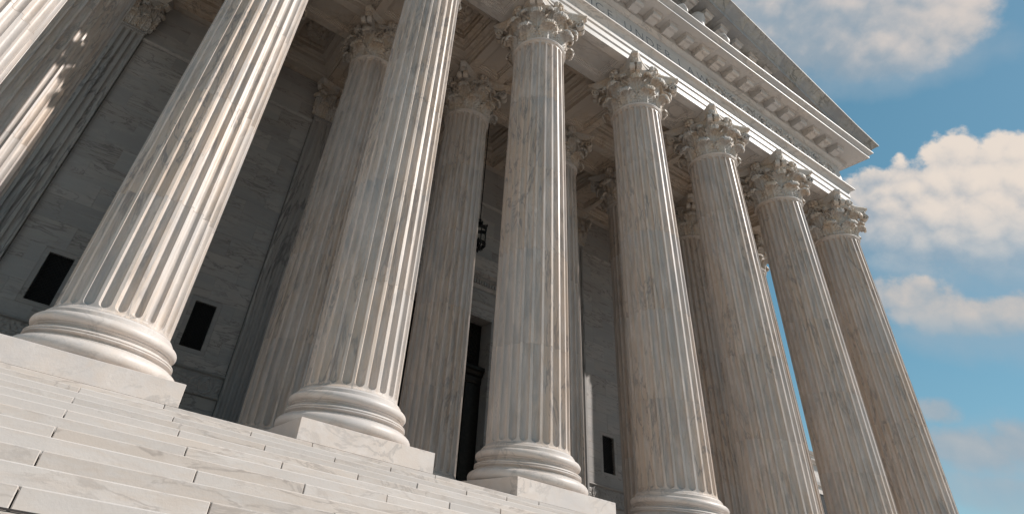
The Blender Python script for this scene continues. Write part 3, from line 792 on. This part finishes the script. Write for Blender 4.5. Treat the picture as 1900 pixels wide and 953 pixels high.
for i, x in enumerate(CX): MB().box(x-HB-CEN if i else x-.1797-CEN, x+HB-CEN if i < 7 else x+.1797-CEN, -.1797, HB-.001, .0003, .2).build('architrave_block', M['entab'], ent)
fri = sweep([(.188, 3.8936), (.188, 4.208)], 'frieze', M['entab'], ent, cuts=[3.05, 4.745, 6.05, 7.25])
bed = [(.188, 4.2085), (.194, 4.2085), (.198, 4.214), (.207, 4.218), (.211, 4.224), (.222, 4.232), (.228, 4.240), (.228, 4.322)]
BED = sweep(bed, 'bed_moulding', M['entab'], ent, cuts=[1.9, 2.9, 3.9, 4.9, 5.9, 6.9, 7.7])
cor = [(.2285, 4.3225), (.424, 4.3225), (.427, 4.318), (.432, 4.318), (.432, 4.350), (.437, 4.352), (.438, 4.358), (.446, 4.366), (.460, 4.376), (.468, 4.384), (.472, 4.387), (.472, 4.400), (.44, 4.404), (.17, 4.420)]
m0 = 5.125; SP = .2285
COR = sweep(cor, 'cornice', M['entab'], ent, cuts=[m0+SP*(j+.5) for j in range(-18, 13, 3)])
def mod_mesh():
    mb = MB(); w = .064
    prof = [(.0, .0), (.0, -.066), (.02, -.076), (.05, -.070), (.075, -.058), (.098, -.066), (.113, -.060), (.117, -.044), (.117, .0)]
    mb.loft([[(-w*.82, -d, z) for d, z in prof], [(w*.82, -d, z) for d, z in prof]], True, True)
    mb.box(-w, w, -.128, 0, -.0105, -.0005); mb.box(-w*.91, w*.91, -.1225, 0, -.020, -.0108)
    return mb.mesh('modillion', M['entab'], 30)
MOD = mod_mesh()
nm = int((XR-CEN+.2)/SP)
k0 = math.ceil((XL-.2-m0)/SP); k1 = math.floor((XR+.22-m0)/SP)
for k in range(k0, k1+1): place('modillion', MOD, stone_at(COR, m0+k*SP), (m0+k*SP-CEN, -.2287, 4.3222-ZA))
for k in range(0, 14):   # along the right return
    o = place('modillion', MOD, COR[-1][2], (XR+.2287-CEN, -.16+k*SP, 4.3222-ZA), HALF)
# inscription: EQUAL JUSTICE UNDER LAW, letter by letter across the frieze
LET = []
half = [(4.888,'U'),(5.038,'N'),(5.178,'D'),(5.300,'E'),(5.422,'R'),(5.600,'L'),(5.745,'A'),(5.918,'W')]
left_ = [(4.657,'E'),(4.530,'C'),(4.432,'I'),(4.325,'T'),(4.215,'S'),(4.090,'U'),(3.990,'J'),(3.830,'L'),(3.700,'A'),(3.555,'U'),(3.395,'Q'),(3.265,'E')]
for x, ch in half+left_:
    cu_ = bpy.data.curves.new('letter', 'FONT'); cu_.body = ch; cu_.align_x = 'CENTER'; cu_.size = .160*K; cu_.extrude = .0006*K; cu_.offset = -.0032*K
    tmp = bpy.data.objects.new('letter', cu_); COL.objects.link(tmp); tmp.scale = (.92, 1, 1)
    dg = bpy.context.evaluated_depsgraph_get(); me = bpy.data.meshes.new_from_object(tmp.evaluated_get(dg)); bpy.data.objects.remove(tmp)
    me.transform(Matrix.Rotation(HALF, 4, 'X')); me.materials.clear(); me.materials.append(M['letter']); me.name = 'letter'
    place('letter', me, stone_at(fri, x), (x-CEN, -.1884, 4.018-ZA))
# carved scroll relief at both ends of the frieze
def scroll_mesh():
    mb = MB(); L = .24
    pts = []
    for i in range(46):
        t = i/45; a = R_(200-620*t); r = .072*(1-.80*t); pts.append((r*math.cos(a), -.012-.006*math.sin(t*9), r*math.sin(a)*1.05))
    mb.tube(pts, [.0125*(1-.4*i/45) for i in range(46)], 6)
    pts = [(-.13+.13*t, -.010, -.055-.035*math.sin(t*math.pi)+.03*t) for t in [i/10 for i in range(11)]]
    mb.tube(pts, .011, 6)
    def blob(p, rx, ry, rz_):
        rings = []
        for i in range(1, 6):
            a = math.pi*i/6; rings.append([(p[0]+rx*math.sin(a)*math.cos(b), p[1]+ry*math.sin(a)*math.sin(b), p[2]+rz_*math.cos(a)) for b in [2*math.pi*k/7 for k in range(7)]])
        mb.loft(rings, True, True)
    rnd = random.Random(4)
    for k in range(20):
        a = R_(k*18+5); r = .088+.012*rnd.random(); blob((r*math.cos(a), -.008-.008*rnd.random(), r*math.sin(a)*1.02), .013+.007*rnd.random(), .014, .013+.007*rnd.random())
    blob((0, -.014, 0), .022, .018, .022)
    for k in range(8): blob((-.125+.03*rnd.random()-.015, -.01, -.1+.03*k), .014, .013, .017)
    return mb.mesh('scroll_relief', M['entab'], 60)
SCR = scroll_mesh()
SCRm = SCR.copy(); SCRm.name = 'scroll_relief_mirrored'
for v in SCRm.vertices: v.co.z *= -1
SCRm.flip_normals()
x = 6.14; j = 0
while x < XR+.1:
    place('carved_scroll', SCR if j % 2 else SCRm, stone_at(fri, x), (x-CEN, -.1875, 4.02-ZA)); place('carved_scroll', SCR if j % 2 else SCRm, stone_at(fri, 2*CEN-x), (2*CEN-x-CEN, -.1875, 4.02-ZA)); x += .235; j += 1
for k in range(5): place('carved_scroll', SCR if k % 2 else SCRm, fri[-1][2], (XR+.1875-CEN, -.02+.235*k, 4.02-ZA), HALF)

# ------------------------------------------------------------------ pediment
ped = thing('pediment', 'triangular marble pediment with raking cornice and carved figures above the inscription', 'pediment', (CEN, 0, 4.42))
SLP = .287; HWp = XR+.432-CEN; ZL = 4.330          # lower edge of raking corona at the corner
def rz(x): return ZL+SLP*(HWp-abs(x))
tym = MB(); hx = (4.42-ZL)/SLP
tym.add([(-HWp+.3, -.165, .003), (HWp-.3, -.165, .003), (0, -.165, rz(0)-4.42+.01), (-HWp+.3, .2, .003), (HWp-.3, .2, .003), (0, .2, rz(0)-4.42+.01)], [(0,1,2),(3,5,4),(0,3,4,1),(1,4,5,2),(2,5,3,0)])
tym.build('tympanum', M['entab'], ped)
# section: (projection q, height above the slope line)
rk = [(.10, .0), (.418, .0), (.421, -.004), (.428, -.004), (.430, .058), (.440, .064), (.446, .074), (.452, .079), (.4545, .088), (.462, .098), (.478, .118), (.500, .138), (.514, .148), (.520, .152), (.530, .156), (.530, .178), (.10, .205)]
for s in (-1, 1):
    NS = 10; xb = [HWp*j/NS+(.10*math.sin(j*2.3) if 0 < j < NS else 0) for j in range(NS+1)]; RKS = []
    for j in range(NS):
        rings = []
        for q, dz in rk:
            xa, xe = xb[j]+.001, xb[j+1]-.001
            if j == NS-1: xe = HWp+(q-.432)                # mitred to the corner
            za = rz(xa); ze = rz(min(xe, HWp))
            rings.append([(s*xa, -q, za+dz-4.42), (s*xe, -q, ze+dz-4.42)])
        mb = MB(); mb.loft(rings, False, False); n = len(rings)
        mb.f.append(tuple(2*i+1 for i in range(n))); mb.f.append(tuple(2*i for i in range(n)))
        RKS.append((xb[j], xb[j+1], mb.build('raking_cornice', M['roofstone'], ped, 30)))
    for xx in [abs(m0+j*SP-CEN) for j in range(k0, k1+1) if (m0+j*SP-CEN)*s > .1]:
        if rz(xx)-.06 < 4.43: continue
        o = place('modillion', MOD, stone_at(RKS, min(xx, HWp-.01)), (s*xx, -.2287, rz(xx)-4.42-.001)); o.rotation_euler = (0, math.atan(SLP)*s, 0)
# raking soffit backing
for s in (-1, 1):
    mb = MB(); mb.add([(0, -.10, rz(0)-4.42+.001), (s*(HWp-.2), -.10, rz(HWp-.2)-4.42+.001), (s*(HWp-.2), .1, rz(HWp-.2)-4.42+.001), (0, .1, rz(0)-4.42+.001), (0, -.235, rz(0)-4.42-.055), (s*(HWp-.35), -.235, rz(HWp-.35)-4.42-.055), (s*(HWp-.35), -.15, rz(HWp-.35)-4.42-.055), (0, -.15, rz(0)-4.42-.055), (0, -.235, rz(0)-4.42+.001), (s*(HWp-.35), -.235, rz(HWp-.35)-4.42+.001)], [(0,1,2,3),(4,5,6,7),(4,5,9,8)])
    mb.build('raking_bed', M['roofstone'], ped)
# roof behind the pediment, body of the building behind the portico
roof = MB()
for s in (-1, 1):
    roof.add([(0, -.10, rz(0)+.205-4.42), (s*HWp, -.10, rz(HWp)+.205-4.42), (s*HWp, YB, rz(HWp)+.205-4.42), (0, YB, rz(0)+.205-4.42)], [(0,1,2,3)])
roof.build('roof', M['roofstone'], ped)
# carved figures on the ledge
def figure(name, x, y, z, h, pose, seed):
    """one continuous draped figure grown from a skeleton"""
    rnd = random.Random(seed); lean = pose
    # joints in local units (figure height h), x along the pediment
    J = [(0, 0, .12), (.04*lean, .0, .24), (.08*lean, 0, .36), (.10*lean, 0, .47), (.13*lean, -.02, .58), (.16*lean, -.04, .72), (.165*lean, -.04, .88),
         (.10*lean+.17, -.02, .42), (.10*lean+.22, -.09, .28), (.10*lean+.12, -.17, .22), (.10*lean-.17, -.02, .42), (.10*lean-.22, -.09, .28), (.10*lean-.10, -.17, .22),
         (.12, -.12, .12), (.22, -.24, .18), (.24, -.24, .02), (-.10, -.12, .12), (-.14, -.24, .18), (-.14, -.24, .02)]
    RA = [.14, .13, .14, .10, .075, .135, .105, .07, .055, .04, .07, .055, .04, .10, .09, .06, .10, .09, .06]
    E_ = [(0,1),(1,2),(2,3),(3,4),(4,5),(5,6),(3,7),(7,8),(8,9),(3,10),(10,11),(11,12),(0,13),(13,14),(14,15),(0,16),(16,17),(17,18)]
    me = bpy.data.meshes.new(name); me.from_pydata([(a*h*K, b*h*K, c*h*K) for a, b, c in J], E_, [])
    o = bpy.data.objects.new(name, me); COL.objects.link(o)
    sk = o.modifiers.new('skin', 'SKIN')
    for i, v in enumerate(me.skin_vertices[0].data): v.radius = (RA[i]*h*K, RA[i]*h*K)
    me.skin_vertices[0].data[0].use_root = True
    ss_ = o.modifiers.new('sub', 'SUBSURF'); ss_.levels = 2
    dg = bpy.context.evaluated_depsgraph_get(); m2 = bpy.data.meshes.new_from_object(o.evaluated_get(dg)); bpy.data.objects.remove(o)
    # drapery folds and hair as relief on the one surface, a face on the head
    for v in m2.vertices:
        c = v.co/(h*K)
        n = Vector(v.normal)
        if c.z < .55: v.co += n*(.016*h*K*math.sin(c.x*46+c.z*14+seed)*1.0 + .010*h*K*mnoise.noise(Vector((c.x*12, c.y*12, c.z*9+seed))))
        elif c.z > .60:
            if c.y > -.05: v.co += n*(.018*h*K*(.6+mnoise.noise(Vector((c.x*38, c.y*38, c.z*38+seed)))))
            elif abs(c.x-.16*lean) < .02 and .68 < c.z < .76: v.co += n*.022*h*K
    m2.materials.clear(); m2.materials.append(M['entab']); m2.name = name
    m2.polygons.foreach_set('use_smooth', [True]*len(m2.polygons))
    o = bpy.data.objects.new(name, m2); COL.objects.link(o); o.parent = ped; o.location = ((x-CEN)*K, y*K, (z-4.42)*K)
    return o
for k, (x, h, ln, a) in enumerate([(4.55, .95, 0, 0), (4.98, .80, .4, .3), (5.30, .66, -.3, -.2), (5.62, .50, .5, .5), (5.92, .68, .1, -.3), (6.14, .35, .6, .9), (6.32, .36, -.4, .2), (6.50, .56, .1, .5), (6.80, .30, .6, .7), (4.12, .80, -.4, -.3), (3.80, .66, .3, .2), (3.48, .45, -.5, -.5), (3.17, .56, -.1, .3)]):
    o = figure('carved_figure', x, -.235, 4.416, h, ln, k); o.rotation_euler = (0, 0, a)

# main block of the building behind, and the lower wing beyond the portico
blk = thing('main_building_block', 'plain marble flank of the main building rising behind the portico', 'building', (CEN, YW+.2, 0))
MB().box(XL-.18-CEN, XR+.18-CEN, .0, YB-YW-.2, gz, ZA-.002).build('wall', M['wall'], blk)
wing = thing('side_wing', 'sunlit lower marble wing seen in the gap beside the last inner column', 'building', (15., 5., 0))
WT = 3.33
MB().box(-6.9, 5.4, 0, 6., gz, WT-.30).build('wall', M['entab'], wing)
pw_ = [(.0, WT-.2995), (.04, WT-.29), (.05, WT-.26), (.12, WT-.24), (.13, WT-.17), (.17, WT-.15), (.20, WT-.10), (.0, WT-.095)]
MB().loft([[(-6.95, .5, z), (-6.95, -q, z), (5.4, -q, z), (5.4, .5, z)] for q, z in pw_], True, True).build('cornice', M['entab'], wing)
MB().box(-6.9, 5.4, .05, .4, WT-.0945, WT).build('parapet', M['entab'], wing)
MB().loft([[(-6.9, .1, z), (-6.9, -q, z), (5.4, -q, z), (5.4, .1, z)] for q, z in [(.0, 2.60), (.05, 2.62), (.07, 2.68), (.0, 2.71)]], True, True).build('string_course', M['entab'], wing)
wm = MB().box(-.28, .28, -.012, .0, 0, .9).mesh('window', M['void']); fm = MB()
fm.box(-.36, -.281, -.03, 0, -.06, .98); fm.box(.281, .36, -.03, 0, -.06, .98); fm.box(-.2805, .2805, -.03, 0, .901, .98); fm.box(-.2805, .2805, -.05, 0, -.06, -.001)
fmm = fm.mesh('window_frame', M['entab'])
for j in range(9):
    for z in (.4, 1.55):
        w = place('window', wm, wing, (-6.2+1.25*j, 0, z)); place('window_frame', fmm, w)

# ------------------------------------------------------------------ lantern
LX, LY, LZ0, LZ1 = CEN, 1.455, 2.235, 2.555
lan = thing('hanging_lantern', 'black iron lantern with glass sides hanging in front of the doorway', 'lantern', (LX, LY, LZ0))
rl = .064; H = LZ1-LZ0
MB().tube([(0, 0, H+.03), (0, 0, ZA+.2-LZ0)], .0045, 6).build('suspension_rod', M['black'], lan)
MB().lathe([(.0, H+.04), (.008, H+.03), (.014, H+.015), (.008, H), (.02, H-.012), (.026, H-.03), (.012, H-.04), (.0, H-.042)], 16).build('finial', M['black'], lan, 40)
def ring_(z, r, t): return MB().lathe([(r-t, z-t), (r+t, z-t), (r+t*1.6, z), (r+t, z+t), (r-t, z+t), (r-t, z-t)], 28, caps=False)
for z in (.055, .075, .22, .238): ring_(z, rl, .0055).build('ring', M['black'], lan, 30)
for k in range(6):
    a = R_(60*k+15); c, s = math.cos(a), math.sin(a)
    MB().tube([(rl*c, rl*s, .05), (rl*c, rl*s, .24)], .0052, 6).build('upright', M['black'], lan)
    MB().tube([(rl*c, rl*s, .24), (rl*1.12*c, rl*1.12*s, .258), (rl*.9*c, rl*.9*s, .272), (rl*.45*c, rl*.45*s, .275), (.012*c, .012*s, H-.02)], .006, 6).build('scroll_bracket', M['black'], lan, 60)
    MB().tube([(rl*c, rl*s, .055), (rl*1.05*c, rl*1.05*s, .038), (rl*.7*c, rl*.7*s, .018), (.006*c, .006*s, .006)], .006, 6).build('lower_bracket', M['black'], lan, 60)
    MB().lathe([(.0, .258), (.008, .262), (.009, .272), (.003, .282), (.0, .296)], 8, rl*1.1*c, rl*1.1*s).build('crest', M['black'], lan, 60)
MB().lathe([(.0, -.03), (.007, -.02), (.011, -.006), (.006, .006), (.0, .012)], 12).build('bottom_finial', M['black'], lan, 50)
MB().lathe([(rl*.88, .08), (rl*.88, .216)], 28, caps=False).build('glass_shade', M['glass'], lan, 60)
MB().lathe([(.0, .05), (.012, .05), (.012, .11), (.004, .13), (.0, .135)], 10).build('candle_tube', M['black'], lan, 50)
